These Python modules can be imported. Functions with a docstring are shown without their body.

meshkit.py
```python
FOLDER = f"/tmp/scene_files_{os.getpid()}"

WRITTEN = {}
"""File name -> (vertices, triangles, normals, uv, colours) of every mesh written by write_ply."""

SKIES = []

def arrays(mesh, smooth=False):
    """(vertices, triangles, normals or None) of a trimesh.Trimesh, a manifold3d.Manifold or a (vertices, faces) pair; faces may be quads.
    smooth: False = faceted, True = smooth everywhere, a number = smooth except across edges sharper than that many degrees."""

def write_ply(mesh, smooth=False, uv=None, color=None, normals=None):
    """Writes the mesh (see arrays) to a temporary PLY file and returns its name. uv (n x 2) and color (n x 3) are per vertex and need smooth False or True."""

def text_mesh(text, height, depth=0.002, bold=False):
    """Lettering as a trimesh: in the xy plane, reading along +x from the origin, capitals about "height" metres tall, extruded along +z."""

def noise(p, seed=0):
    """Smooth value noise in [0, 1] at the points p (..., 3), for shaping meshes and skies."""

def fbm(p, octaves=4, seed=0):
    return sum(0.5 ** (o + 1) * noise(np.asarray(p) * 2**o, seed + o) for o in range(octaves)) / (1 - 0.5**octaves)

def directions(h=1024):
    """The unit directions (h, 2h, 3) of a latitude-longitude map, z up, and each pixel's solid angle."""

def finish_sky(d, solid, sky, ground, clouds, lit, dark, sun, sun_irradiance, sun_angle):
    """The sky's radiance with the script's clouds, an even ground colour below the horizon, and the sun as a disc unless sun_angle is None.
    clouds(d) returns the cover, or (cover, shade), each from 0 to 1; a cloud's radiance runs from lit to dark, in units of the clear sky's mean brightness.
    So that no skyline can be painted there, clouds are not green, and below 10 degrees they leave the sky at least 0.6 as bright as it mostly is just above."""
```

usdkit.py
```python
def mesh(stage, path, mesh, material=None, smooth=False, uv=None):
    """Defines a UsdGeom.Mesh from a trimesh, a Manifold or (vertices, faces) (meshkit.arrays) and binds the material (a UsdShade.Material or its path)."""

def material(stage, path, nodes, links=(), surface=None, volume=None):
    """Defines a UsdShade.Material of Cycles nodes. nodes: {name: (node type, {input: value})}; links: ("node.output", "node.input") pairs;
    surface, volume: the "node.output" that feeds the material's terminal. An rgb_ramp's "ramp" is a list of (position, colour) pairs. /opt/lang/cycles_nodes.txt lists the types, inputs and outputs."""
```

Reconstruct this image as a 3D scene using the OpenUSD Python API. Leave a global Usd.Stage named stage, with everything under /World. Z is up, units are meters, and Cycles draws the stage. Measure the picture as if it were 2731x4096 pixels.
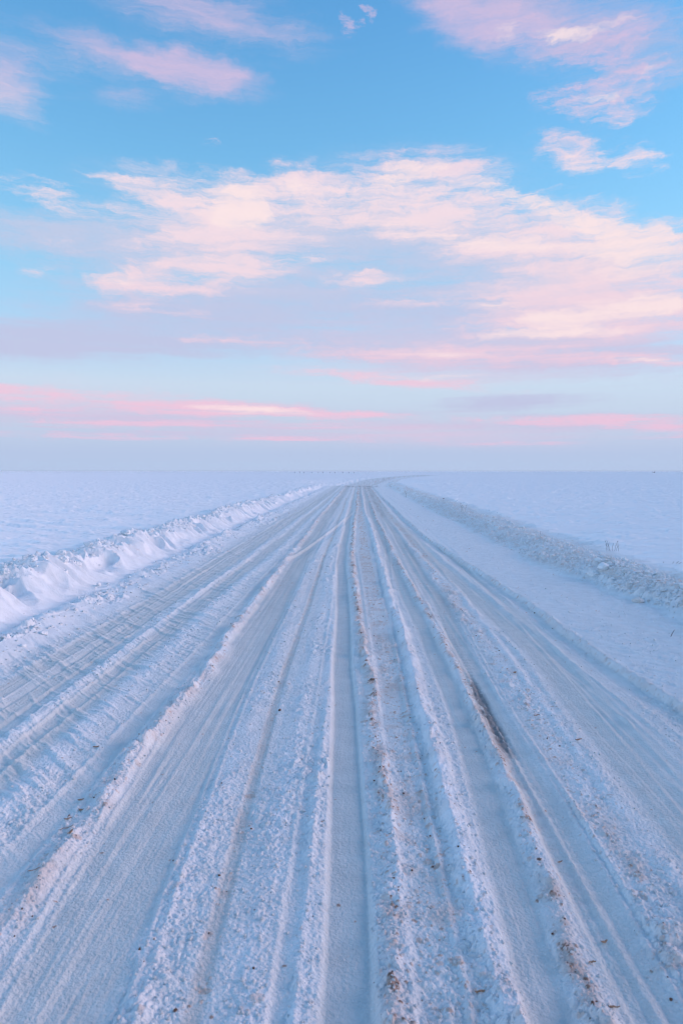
import math, random
import numpy as np, trimesh, usdkit
from pxr import Usd, UsdGeom, UsdLux, UsdShade, Gf, Sdf, Vt

stage = Usd.Stage.CreateInMemory()
UsdGeom.SetStageUpAxis(stage, 'Z')
UsdGeom.SetStageMetersPerUnit(stage, 1.0)
UsdGeom.Xform.Define(stage, '/World')
UsdGeom.Scope.Define(stage, '/World/Looks')

# ------------------------------------------------------------------ camera, exposure
CAMERA_HEIGHT = 1.6
EXPOSURE = 0.7
camera = UsdGeom.Camera.Define(stage, '/World/camera')
camera.CreateHorizontalApertureAttr(24.0)
camera.CreateVerticalApertureAttr(36.0)
camera.CreateFocalLengthAttr(24.0)
camera.CreateClippingRangeAttr(Gf.Vec2f(0.05, 20000))
camera.CreateFStopAttr(4.5)
camera.CreateFocusDistanceAttr(14.0)
camera.CreateExposureAttr(EXPOSURE)
camera.AddTranslateOp().Set((0, 0, CAMERA_HEIGHT))
camera.AddRotateXYZOp().Set((90 - 3.43, 0, 1.495))          # looks along +y, a touch to the left and down

# ------------------------------------------------------------------ sky and sun
SUN_ELEVATION, SUN_ROTATION = math.radians(19.0), math.radians(84.0)   # low, from the right and a little behind
SKY_STRENGTH = 0.13
K = 1.0 / (SKY_STRENGTH * 2.0 ** EXPOSURE)


def lin(r, g, b):
    """sRGB bytes as linear colour in the sky's own radiance units"""
    f = lambda c: (c / 255 / 12.92 if c < 10.3 else ((c / 255 + .055) / 1.055) ** 2.4)
    return (f(r) * K, f(g) * K, f(b) * K)


# cloud banks: azimuth, elevation, half length, half height, tilt (all in degrees; azimuth 0 is along the road), weight
LAVENDER = [
    (-19.02, 28.98, 9.78, 1.6, -4.7, 0.6), (-26.69, 26.38, 4.31, 2.17, -3.4, 0.5), (-12.37, 32.26, 10.16, 2.05, -7.3, 0.7), (14.75, 31.44, 12.95, 2.63, -16.1, 0.9),
    (-23.99, 17.32, 13.8, 1.81, 0.9, 0.9), (-15.71, 13.38, 13.36, 2.3, 1.7, 0.7), (-18.44, 9.96, 14.65, 1.33, 1.7, 0.6), (-25.4, 9.37, 13.77, 1.54, 1.9, 0.8),
    (-9.45, 18.48, 16.33, 2.86, -1.8, 0.6), (2.67, 12.75, 20.7, 2.55, -4.0, 0.8), (11.4, 15.71, 18.42, 4.22, -7.6, 0.6), (14.88, 8.65, 16.56, 1.69, -3.7, 0.9),
    (6.61, 9.96, 17.09, 1.38, -2.8, 0.7), (12.91, 5.49, 6.25, 0.59, 0.3, 1.2), (-18.55, 4.22, 24.85, 1.72, -0.7, 0.8), (16.62, 3.68, 14.68, 0.96, -1.7, 0.7),
    (-0.92, 19.89, 13.32, 2.19, -4.9, 0.5), (17.99, 15.83, 11.25, 4.07, -8.7, 0.6), (16.87, 23.1, 6.26, 1.39, -11.4, 0.35), (20.51, 26.44, 5.19, 2.26, 7.2, 0.35),
    (-15.05, 12.44, 10.56, 1.15, 4.6, 0.5),
]
SOFT = [
    (-18.05, 29.43, 7.8, 1.01, -5.3, 0.95), (-13.11, 28.88, 5.03, 1.31, -6.9, 1.0), (-26.97, 26.58, 2.83, 1.83, -12.6, 1.0), (-12.04, 32.17, 7.37, 1.29, -8.4, 0.9),
    (2.69, 7.94, 20.15, 1.41, -1.9, 0.4), (9.84, 2.92, 21.48, 1.42, -1.1, 0.4), (7.75, 32.51, 6.06, 1.46, -18.1, 0.9), (15.41, 31.0, 8.73, 1.8, -12.5, 0.85),
    (-18.91, 27.05, 2.61, 0.68, 5.1, 0.6), (12.35, 19.66, 14.21, 2.42, -12.0, 0.3), (18.02, 14.59, 11.19, 3.49, -6.3, 0.45), (-10.85, 17.79, 9.22, 3.85, 1.4, 0.6),
    (9.76, 9.86, 16.54, 2.05, -3.3, 0.7), (19.01, 12.63, 9.7, 2.88, -5.6, 0.7), (-23.36, 5.09, 12.01, 2.0, -0.6, 0.6), (0.9, 3.51, 23.52, 1.44, -0.9, 0.45),
    (2.63, 21.96, 8.94, 2.45, 3.7, 0.5), (-12.2, 21.07, 9.12, 2.12, -0.5, 0.5),
]
WISP = [
    (16.71, 23.4, 3.36, 1.24, -12.5, 1.5), (21.83, 22.51, 2.16, 0.79, -21.0, 1.1), (18.35, 27.02, 3.81, 0.68, -5.9, 1.3), (20.17, 27.99, 1.9, 1.35, 27.4, 1.1),
    (22.28, 27.01, 2.39, 0.74, -0.5, 1.4), (18.85, 25.92, 3.95, 0.64, -6.6, 1.3), (20.55, 24.99, 1.8, 0.38, -4.9, 1.0), (16.41, 29.3, 3.74, 0.63, -5.6, 0.6),
    (-1.35, 32.2, 0.75, 0.58, -30.2, 1.3), (0.05, 32.72, 0.56, 0.46, -30.3, 1.1), (-23.16, 20.17, 3.3, 0.79, -12.4, 1.1), (-11.46, 25.09, 0.86, 0.3, -13.0, 0.6),
    (14.45, 30.65, 6.39, 1.21, -11.5, 0.8), (19.81, 29.86, 2.39, 1.13, 15.4, 0.8), (-10.12, 21.04, 4.22, 1.51, 2.2, 0.8), (4.03, 22.95, 4.44, 1.21, 8.9, 0.8),
    (-4.48, 22.28, 2.79, 1.23, -16.5, 0.7), (19.49, 18.67, 6.77, 1.44, -18.5, 0.6), (-19.33, 14.73, 2.67, 0.75, 9.9, 0.8), (-0.92, 15.44, 2.5, 0.53, 6.8, 0.7),
    (23.88, 12.5, 2.54, 0.94, 4.5, 0.8),
]
PINK = [
    (16.8, 23.31, 2.57, 1.1, -12.4, 1.1), (21.68, 22.54, 1.4, 0.58, -20.8, 0.7), (-12.2, 20.48, 7.0, 2.46, -0.2, 1.0), (-16.58, 21.32, 3.64, 0.75, -6.1, 0.7),
    (-11.21, 16.51, 6.73, 2.41, 9.0, 1.0), (-14.33, 15.07, 5.95, 1.28, 11.7, 0.7), (-19.34, 14.58, 2.5, 0.81, 11.8, 0.9), (1.56, 22.13, 7.97, 1.67, 5.1, 1.1),
    (-4.13, 21.69, 3.18, 1.53, -9.8, 0.9), (6.17, 19.73, 11.21, 1.39, -7.7, 0.8), (17.28, 19.2, 9.26, 1.76, -14.6, 1.0), (14.06, 17.24, 13.06, 1.48, -10.9, 0.9),
    (18.97, 14.51, 9.7, 3.47, -6.3, 1.0), (16.47, 11.7, 9.95, 1.48, 1.3, 1.0), (4.8, 13.71, 8.32, 0.73, -0.5, 0.5), (1.59, 15.09, 4.25, 0.6, 6.0, 0.6),
    (7.32, 9.42, 14.29, 0.9, -3.5, 1.0), (2.7, 7.45, 9.53, 0.6, -5.0, 1.1), (21.28, 8.38, 5.31, 0.49, -3.8, 1.0), (-15.16, 5.33, 14.23, 0.84, -3.4, 1.0),
    (-26.69, 5.77, 3.34, 0.81, -0.7, 0.9), (-6.35, 4.75, 9.78, 0.36, -1.0, 0.9), (-21.17, 3.75, 7.37, 0.47, 1.1, 0.8), (-12.4, 3.8, 10.76, 0.32, 0.4, 0.7),
    (11.56, 4.12, 9.84, 0.28, -2.3, 0.8), (19.83, 3.84, 8.82, 0.44, -1.8, 1.0), (14.99, 2.33, 8.86, 0.24, -0.9, 0.6), (23.53, 2.96, 3.76, 0.52, -1.5, 0.9),
    (-7.44, 2.67, 11.96, 0.29, -0.0, 0.8), (-23.41, 2.76, 8.56, 0.4, -0.2, 0.6), (-26.12, 4.66, 4.97, 0.39, -0.2, 0.8), (-15.73, 12.67, 4.46, 0.53, -1.2, 0.6),
    (-12.67, 10.71, 3.5, 0.61, -2.1, 0.6), (-25.56, 14.82, 1.83, 0.42, 6.1, 0.5), (-11.46, 25.09, 0.73, 0.24, -13.0, 0.45), (0.33, 15.7, 1.43, 0.26, -0.7, 0.5),
    (-3.43, 16.8, 1.43, 0.23, -4.2, 0.4), (-24.0, 16.87, 6.35, 0.48, 2.8, 0.5),
]
CREAM = [
    (-10.47, 21.03, 3.32, 1.22, -1.8, 0.9), (-10.13, 20.29, 1.75, 0.91, 2.5, 0.8), (3.33, 22.53, 2.76, 0.85, 9.6, 0.9), (-4.48, 21.99, 2.12, 0.76, -7.8, 0.5),
    (16.31, 19.66, 7.0, 0.75, -15.8, 1.0), (10.34, 18.12, 8.64, 0.74, -8.4, 0.7), (21.69, 16.65, 3.96, 1.75, -18.5, 1.0), (18.39, 12.2, 6.83, 0.85, 7.2, 1.0),
    (14.84, 10.81, 6.06, 0.53, 0.3, 0.9), (23.0, 12.28, 2.59, 0.94, 2.6, 0.8), (10.75, 13.16, 2.38, 0.59, -3.0, 0.6), (14.48, 12.31, 1.98, 0.59, -3.6, 0.5),
    (-18.35, 14.81, 1.67, 0.38, 8.8, 0.5), (-8.14, 4.92, 3.96, 0.32, -2.6, 0.8), (6.96, 9.54, 4.53, 0.34, -1.8, 0.5), (21.89, 8.35, 3.27, 0.23, -3.8, 0.8),
    (4.85, 7.64, 5.63, 0.25, 0.7, 0.5), (16.22, 23.46, 1.46, 0.49, -12.0, 0.5), (18.67, 26.85, 1.85, 0.23, -6.4, 0.5), (22.28, 27.09, 1.14, 0.26, -0.2, 0.5),
    (11.48, 31.11, 2.01, 0.53, -9.8, 0.5), (14.77, 30.61, 1.62, 0.44, -7.6, 0.5), (16.69, 30.47, 3.67, 0.35, -3.0, 0.5), (-13.44, 28.98, 2.3, 0.38, -7.8, 0.2),
]


def make_sky():
    N, L = {}, []
    cnt = [0]

    def node(kind, links=None, **inputs):
        cnt[0] += 1
        n = f'{kind}_{cnt[0]}'
        N[n] = (kind, inputs)
        for k, src in (links or {}).items():
            L.append((src, f'{n}.{k}'))
        return n

    def math_(op, a, b=None, c=None, clamp=False):
        ins, lk = {'math_type': op, 'use_clamp': clamp}, {}
        for k, v in (('value1', a), ('value2', b), ('value3', c)):
            if v is None: continue
            if isinstance(v, str): lk[k] = v
            else: ins[k] = float(v)
        return node('math', lk, **ins) + '.value'

    def vmath(op, a, b):
        ins, lk = {'math_type': op}, {}
        for k, v in (('vector1', a), ('vector2', b)):
            if isinstance(v, str): lk[k] = v
            else: ins[k] = v
        return node('vector_math', lk, **ins) + '.vector'

    def smooth(v, a, b):
        return node('map_range', {'value': v}, range_type='smoothstep', from_min=a, from_max=b, to_min=0.0, to_max=1.0, clamp=True) + '.result'

    def mixc(fac, a, b, kind='mix'):
        ins, lk = {'mix_type': kind}, {}
        for k, v in (('fac', fac), ('color1', a), ('color2', b)):
            if isinstance(v, str): lk[k] = v
            else: ins[k] = v
        return node('mix', lk, **ins) + '.color'

    d = node('texture_coordinate') + '.generated'
    sep = node('separate_xyz', {'vector': d})
    az = math_('degrees', math_('arctan2', f'{sep}.x', f'{sep}.y'))
    el = math_('degrees', math_('arcsine', f'{sep}.z'))
    p = node('combine_xyz', {'x': az, 'y': el}) + '.vector'

    def mapped(vec, scale, rot=0.0, loc=(0, 0, 0)):
        return node('mapping', {'vector': vec}, mapping_type='point', scale=scale, rotation=(0, 0, math.radians(rot)), location=loc) + '.vector'

    def noise(vec, scale=1.0, detail=4.0, rough=.5, out='fac', distortion=0.0):
        return node('noise_texture', {'vector': vec}, dimensions='3D', type='fBM', use_normalize=True, scale=scale, detail=detail, roughness=rough, lacunarity=2.0, distortion=distortion) + '.' + out

    # warp: long lazy bends plus small curls
    w1 = vmath('multiply', vmath('subtract', noise(mapped(p, (.07, .16, 1)), 1, 3, .5, 'color'), (.5, .5, .5)), (9, 3.0, 0))
    w2 = vmath('multiply', vmath('subtract', noise(mapped(p, (.45, .8, 1)), 1, 4, .6, 'color'), (.5, .5, .5)), (4.2, 1.7, 0))
    # nearer the horizon clouds are seen edge on: weaker vertical bends
    flat = node('map_range', {'value': el}, range_type='linear', from_min=2.0, from_max=18.0, to_min=.22, to_max=1.0, clamp=True) + '.result'
    fl = node('combine_xyz', {'y': flat}, x=1.0, z=0.0) + '.vector'
    q = vmath('add', p, vmath('multiply', vmath('add', w1, w2), fl))
    # fibre noise, drawn out along the wind and falling to the right
    fibre = noise(mapped(vmath('add', p, vmath('multiply', w2, (.6, .6, 0))), (.12, 1.25, 1), 11), 1, 7, .69)
    low_bands = math_('multiply_add', noise(mapped(p, (.04, 1.3, 1), 1), 1, 5, .62), 1.9, -.45)
    fibre = math_('add', math_('multiply', fibre, flat), math_('multiply', low_bands, math_('subtract', 1.0, flat)))
    puff = noise(mapped(q, (.36, .62, 1)), 1, 7, .7)
    gap = noise(mapped(vmath('add', p, vmath('multiply', w2, (.8, .8, 0))), (.11, .62, 1), 9, (3.7, 1.9, 0)), 1, 3, .5)
    # the rest of the dome, outside what the road looks at, has the same kind of broken cloud
    away = math_('maximum', smooth(math_('absolute', math_('add', az, 1.5)), 30, 48), smooth(el, 36, 46))
    dome = noise(node('mapping', {'vector': d}, mapping_type='point', scale=(2.2, 2.2, 6.0)) + '.vector', 1, 5, .55)
    cover = math_('multiply', away, smooth(dome, .48, .68))

    def layer(blobs, gain, fk, pk, lo, hi, power=1.0, fibre=fibre, puff=puff, gk=0.0):
        total = math_('multiply', cover, .6)
        for (a, e, u, v, r, w) in blobs:
            m = node('mapping', {'vector': q}, mapping_type='texture', location=(a, e, 0), rotation=(0, 0, math.radians(r)), scale=(u * 1.45, v * 1.45, 1000.0))
            g = node('gradient_texture', {'vector': f'{m}.vector'}, gradient_type='spherical')
            total = math_('multiply_add', f'{g}.fac', w * gain, total)
        soft = math_('minimum', total, 1.15)
        edge = math_('minimum', math_('multiply', total, 2.5), 1.0)
        t = math_('multiply', math_('subtract', fibre, .5), fk)
        t = math_('add', t, math_('multiply', math_('subtract', puff, .5), pk))
        if gk: t = math_('add', t, math_('multiply', math_('multiply', math_('subtract', gap, .5), gk), flat))
        return math_('power', smooth(math_('multiply_add', t, edge, soft), lo, hi), power)

    veil = layer(LAVENDER, 1.2, 1.5, .8, .12, 1.25)
    wfib = noise(mapped(vmath('add', p, vmath('multiply', w2, (.5, .5, 0))), (.45, 2.4, 1), 13), 1, 5, .62)
    wpuff = noise(mapped(q, (.9, 1.5, 1)), 1, 5, .62)
    soft = layer(SOFT, 1.1, 1.1, .35, .02, 1.6)
    pink = layer(PINK, 1.35, 2.6, 2.0, .1, 1.6, 1.15, gk=2.6)
    wisp = layer(WISP, 1.3, 3.0, 1.8, .12, 2.3, 1.1, wfib, wpuff)
    cream = layer(CREAM, 1.6, 2.6, 1.9, .1, 1.7, 1.1, gk=1.8)

    sky = node('sky_texture', {}, sky_type='single_scattering', sun_disc=False, sun_elevation=SUN_ELEVATION, sun_rotation=SUN_ROTATION,
               air_density=1.0, aerosol_density=.2, ozone_density=5.0, altitude=100.0) + '.color'
    eln = node('map_range', {'value': el}, range_type='linear', from_min=0.0, from_max=90.0, to_min=0.0, to_max=1.0, clamp=True) + '.result'
    at = lambda deg: deg / 90.0
    tint = node('rgb_ramp', {'fac': eln}, ramp=[(0, (1, 1, 1)), (at(6), (1, 1.1, 1.1)), (at(16), (1.4, 1.5, 1.25)), (at(33), (1.1, 1.45, 1.35)), (1, (1, 1.2, 1.2))], interpolate=True) + '.color'
    base = mixc(1.0, sky, tint, 'multiply')
    # thin high veil and ground haze that pale the sky towards the horizon
    pale = node('rgb_ramp', {'fac': eln}, ramp=[(0, lin(182, 201, 233)), (at(1.5), lin(183, 199, 231)), (at(4), lin(196, 209, 232)), (at(7), lin(205, 218, 235)), (at(10), lin(188, 213, 238)), (at(16), lin(150, 206, 238)), (at(24), lin(120, 192, 236)), (at(36), lin(84, 164, 226)), (at(60), lin(72, 146, 216)), (1, lin(64, 134, 208))], interpolate=True) + '.color'
    pale_fac = node('rgb_ramp', {'fac': eln}, ramp=[(0, (1, 1, 1)), (at(5), (.95,) * 3), (at(12), (.75,) * 3), (at(22), (.5,) * 3), (at(35), (.35,) * 3), (at(60), (.3,) * 3), (1, (.3,) * 3)], interpolate=True) + '.color'
    pf = node('rgb_to_bw', {'color': pale_fac}) + '.val'
    c = mixc(pf, base, pale)
    lav_c = node('rgb_ramp', {'fac': eln}, ramp=[(0, lin(184, 196, 228)), (at(5), lin(194, 197, 228)), (at(12), lin(196, 199, 229)), (at(20), lin(200, 206, 231)), (at(33), lin(166, 180, 222)), (1, lin(140, 165, 210))], interpolate=True) + '.color'
    pink_c = node('rgb_ramp', {'fac': eln}, ramp=[(0, lin(224, 196, 224)), (at(5), lin(240, 200, 222)), (at(9), lin(236, 206, 224)), (at(15), lin(243, 219, 229)), (at(22), lin(246, 224, 232)), (at(28), lin(218, 194, 224)), (1, lin(190, 180, 215))], interpolate=True) + '.color'
    c = mixc(math_('multiply', veil, .85), c, lav_c)
    c = mixc(math_('multiply', soft, .85), c, pink_c)
    c = mixc(math_('multiply', pink, .92), c, pink_c)
    c = mixc(math_('multiply', wisp, .95), c, pink_c)
    c = mixc(math_('multiply', cream, .78), c, lin(253, 232, 232))
    b = node('background_shader', {'color': c}, strength=SKY_STRENGTH)
    return usdkit.material(stage, '/World/Looks/sky', N, L, surface=f'{b}.background')


sky = UsdLux.DomeLight.Define(stage, '/World/sky')
UsdShade.MaterialBindingAPI.Apply(sky.GetPrim()).Bind(make_sky())
sky.GetPrim().SetCustomDataByKey('kind', 'structure')

sun = UsdLux.DistantLight.Define(stage, '/World/sun')
sun.CreateIntensityAttr(0.34)
sun.CreateAngleAttr(28.0)
sun.CreateColorAttr(Gf.Vec3f(1.0, .66, .62))
sun.GetPrim().GetAttribute('inputs:normalize').Set(True) if sun.GetPrim().HasAttribute('inputs:normalize') else sun.CreateNormalizeAttr(True)
_s = Gf.Vec3d(math.sin(SUN_ROTATION) * math.cos(SUN_ELEVATION), math.cos(SUN_ROTATION) * math.cos(SUN_ELEVATION), math.sin(SUN_ELEVATION))
sun.AddOrientOp(UsdGeom.XformOp.PrecisionDouble).Set(Gf.Quatd(Gf.Rotation(Gf.Vec3d(0, 0, 1), _s).GetQuat()))

# ------------------------------------------------------------------ materials
def snow_material(name, clean, packed, dirt_light, dirt_dark, bump_near=.012, bump_scale=75.0):
    return usdkit.material(stage, f'/World/Looks/{name}', {
        'wear': ('attribute', {'attribute': 'wear'}), 'sep': ('separate_color', {'color_type': 'rgb'}),
        'pos': ('geometry', {}),
        'n1': ('noise_texture', {'scale': bump_scale, 'detail': 3.0, 'roughness': .6}),
        'n2': ('noise_texture', {'scale': 9.0, 'detail': 4.0, 'roughness': .6}),
        'tone': ('map_range', {'from_min': .3, 'from_max': .7, 'to_min': .93, 'to_max': 1.05, 'clamp': True}),
        'base': ('mix', {'mix_type': 'mix', 'color1': clean, 'color2': packed}),
        'brown': ('rgb_ramp', {'ramp': [(0, dirt_light), (.55, dirt_light), (1, dirt_dark)]}),
        'cap': ('math', {'math_type': 'multiply', 'value2': 1.25, 'use_clamp': True}),
        'dirty': ('mix', {'mix_type': 'mix'}), 'bare': ('mix', {'mix_type': 'mix', 'color2': (.13, .115, .12)}),
        'shade': ('mix', {'mix_type': 'multiply', 'fac': 1.0}),
        'tonec': ('combine_xyz', {}),
        'b': ('bump', {'distance': bump_near, 'strength': .8, 'filter_width': .1}),
        'p': ('principled_bsdf', {'roughness': .75, 'specular_ior_level': .25, 'diffuse_roughness': .6}),
    }, [('wear.color', 'sep.color'), ('pos.position', 'n1.vector'), ('pos.position', 'n2.vector'), ('n2.fac', 'tone.value'),
        ('sep.g', 'base.fac'), ('sep.r', 'brown.fac'), ('sep.r', 'cap.value1'), ('cap.value', 'dirty.fac'), ('base.color', 'dirty.color1'), ('brown.color', 'dirty.color2'),
        ('tone.result', 'tonec.x'), ('tone.result', 'tonec.y'), ('tone.result', 'tonec.z'), ('dirty.color', 'bare.color1'), ('sep.b', 'bare.fac'), ('bare.color', 'shade.color1'), ('tonec.vector', 'shade.color2'),
        ('shade.color', 'p.base_color'), ('n1.fac', 'b.height'), ('b.normal', 'p.normal')], surface='p.BSDF')


CLEAN, PACKED = (.86, .865, .88), (.66, .665, .65)
DIRT_LIGHT, DIRT_DARK = (.60, .42, .34), (.13, .065, .045)
M_ROAD = snow_material('road_snow', CLEAN, PACKED, DIRT_LIGHT, DIRT_DARK)
M_BANK = snow_material('bank_snow', CLEAN, PACKED, DIRT_LIGHT, DIRT_DARK, .012, 60.0)


def field_material():
    return usdkit.material(stage, '/World/Looks/field_snow', {
        'pos': ('geometry', {}),
        'm1': ('mapping', {'scale': (.32, 1.5, 1.0), 'rotation': (0, 0, math.radians(14))}),
        'm2': ('mapping', {'scale': (2.0, 9.0, 2.0), 'rotation': (0, 0, math.radians(18))}),
        'n1': ('noise_texture', {'scale': 1.0, 'detail': 5.0, 'roughness': .55}),
        'n2': ('noise_texture', {'scale': 1.0, 'detail': 4.0, 'roughness': .6}),
        'h1': ('math', {'math_type': 'multiply', 'value2': .30}),
        'h2': ('math', {'math_type': 'multiply_add', 'value2': .05}),
        'b': ('bump', {'distance': 1.0, 'strength': .5}),
        'p': ('principled_bsdf', {'base_color': (.89, .88, .89), 'roughness': .7, 'specular_ior_level': .25, 'diffuse_roughness': .6}),
    }, [('pos.position', 'm1.vector'), ('pos.position', 'm2.vector'), ('m1.vector', 'n1.vector'), ('m2.vector', 'n2.vector'),
        ('n1.fac', 'h1.value1'), ('n2.fac', 'h2.value1'), ('h1.value', 'h2.value3'), ('h2.value', 'b.height'), ('b.normal', 'p.normal')], surface='p.BSDF')


M_FIELD = field_material()

# ------------------------------------------------------------------ noise
U = np.uint32


def hsh(i, j, seed):
    h = i.astype(np.int64) * 374761393 + j.astype(np.int64) * 668265263 + seed * 974634777
    h = (h & 0xFFFFFFFF).astype(U)
    h ^= h >> U(13); h *= U(1274126177); h ^= h >> U(16); h *= U(2246822519); h ^= h >> U(13)
    return (h >> U(8)).astype(np.float32) * np.float32(1 / 16777216.0)


def vnoise(x, y, seed=0):
    i, j = np.floor(x), np.floor(y)
    u, v = (x - i).astype(np.float32), (y - j).astype(np.float32)
    u, v = u * u * (3 - 2 * u), v * v * (3 - 2 * v)
    a, b, c, d = hsh(i, j, seed), hsh(i + 1, j, seed), hsh(i, j + 1, seed), hsh(i + 1, j + 1, seed)
    return (a + (b - a) * u) * (1 - v) + (c + (d - c) * u) * v


def fbm(x, y, octaves=4, seed=0, rough=.5):
    t = s = 0.0
    a = 1.0
    for o in range(octaves):
        t = t + a * vnoise(x * 2 ** o + 17.3 * o, y * 2 ** o - 9.1 * o, seed + o)
        s += a; a *= rough
    return t / s


def grains(x, y, cell, seed, density=.7):
    """snow crumbs: rounded lumps of random size, one per cell at most. Returns height and each lump's random number"""
    gx, gy = x / cell, y / cell
    i0, j0 = np.floor(gx), np.floor(gy)
    best = np.zeros(x.shape, np.float32); ident = np.zeros(x.shape, np.float32)
    for di in (-1, 0, 1):
        for dj in (-1, 0, 1):
            i, j = i0 + di, j0 + dj
            keep = hsh(i, j, seed) < density
            r = .28 + .42 * hsh(i, j, seed + 1) ** 2
            cx, cy = i + hsh(i, j, seed + 2), j + hsh(i, j, seed + 3)
            stretch = .7 + .6 * hsh(i, j, seed + 5)
            q = r * r - ((gx - cx) * stretch) ** 2 - ((gy - cy) / stretch) ** 2
            hgt = np.where(keep & (q > 0), np.sqrt(np.maximum(q, 0)), 0).astype(np.float32)
            up = hgt > best
            best = np.where(up, hgt, best)
            ident = np.where(up, hsh(i, j, seed + 4), ident)
    return best * cell, ident


def sstep(v, a, b):
    t = np.clip((v - a) / (b - a), 0, 1)
    return t * t * (3 - 2 * t)


# ------------------------------------------------------------------ the lie of the land
def bend(y):
    """the road runs straight to the low crest 75 m ahead and then swings to the right"""
    t = np.clip(y - 70, 0, 70)
    return .0013 * t * t + np.clip(y - 140, 0, None) * .182


def track(*pts):
    ys, xs = np.array([p[1] for p in pts]), np.array([p[0] for p in pts])
    k = abs(hash(pts)) % 97
    return lambda y: np.interp(y, ys, xs) + .075 * (vnoise(y * .22, y * 0 + k, 77) - .5) + .018 * (vnoise(y * .9, y * 0 + k, 78) - .5)


RUT_CENTRE = track((-.03, 1.9), (-.04, 3), (-.09, 4.8), (-.17, 7.8), (-.28, 11.5), (-.33, 14.9), (-.36, 21), (-.36, 70))
BERM_LEFT = track((.09, 1.9), (.11, 2.65), (.10, 3.4), (.07, 4.8), (0.0, 7.8), (-.10, 11.5), (-.15, 21), (-.1, 70))
BERM_RIGHT = track((.45, 1.9), (.43, 2.3), (.45, 3), (.46, 4), (.46, 6), (.42, 7.8), (.34, 15), (.2, 30), (.2, 70))
RUT_RIGHT = track((.55, 1.9), (.59, 2.8), (.64, 4.35), (.66, 6.8), (.6, 12), (.5, 25), (.5, 70))
RIDGE_RIGHT = track((.70, 1.9), (.74, 2.7), (.77, 4.0), (.77, 5), (.74, 7.8), (.68, 11.5), (.58, 21), (.55, 70))
RUT_DARK = track((.86, 1.9), (.88, 2.7), (.90, 4.1), (.91, 5.2), (.97, 7.9), (.93, 11.5), (.85, 25), (.8, 70))
BAND_RIGHT = track((1.05, 1.9), (1.07, 2.4), (1.09, 3.7), (1.12, 4.8), (1.2, 9), (1.1, 30), (1.1, 70))
RUT_WIDE = track((1.40, 1.9), (1.47, 3), (1.60, 6), (1.45, 9.3), (1.27, 14), (1.05, 26), (1.0, 70))
EDGE_RIGHT = track((2.25, 1.9), (2.22, 4.6), (2.05, 6.6), (1.95, 9.4), (1.6, 16), (1.42, 37), (1.4, 70))
FOOT_RIGHT = track((3.6, 3), (3.5, 7.5), (3.0, 12), (2.86, 25), (2.7, 70))
BAND_LEFT = track((-.17, 1.9), (-.19, 3), (-.23, 4.8), (-.34, 9), (-.5, 20), (-.5, 70))
LINE_LEFT = track((-.48, 1.9), (-.52, 3), (-.57, 4.8), (-.63, 9.3), (-.68, 25), (-.68, 70))
RUT_LEFT = track((-.86, 1.9), (-.91, 2.5), (-.98, 3.7), (-1.04, 5.3), (-1.08, 9.3), (-1.2, 21), (-1.2, 70))
RIDGE_LEFT = track((-1.26, 1.9), (-1.22, 2.7), (-1.25, 3.6), (-1.22, 5.4), (-1.25, 6.4), (-1.32, 12), (-1.4, 25), (-1.4, 70))
RUT_OUTER = track((-1.84, 2), (-1.88, 3.4), (-1.95, 7.1), (-1.80, 15.8), (-1.75, 40), (-1.7, 70))
RUT_FAR_LEFT = track((-2.3, 2), (-2.33, 4.3), (-2.35, 6.9), (-2.2, 19.5), (-2.1, 45), (-2.0, 70))
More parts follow.
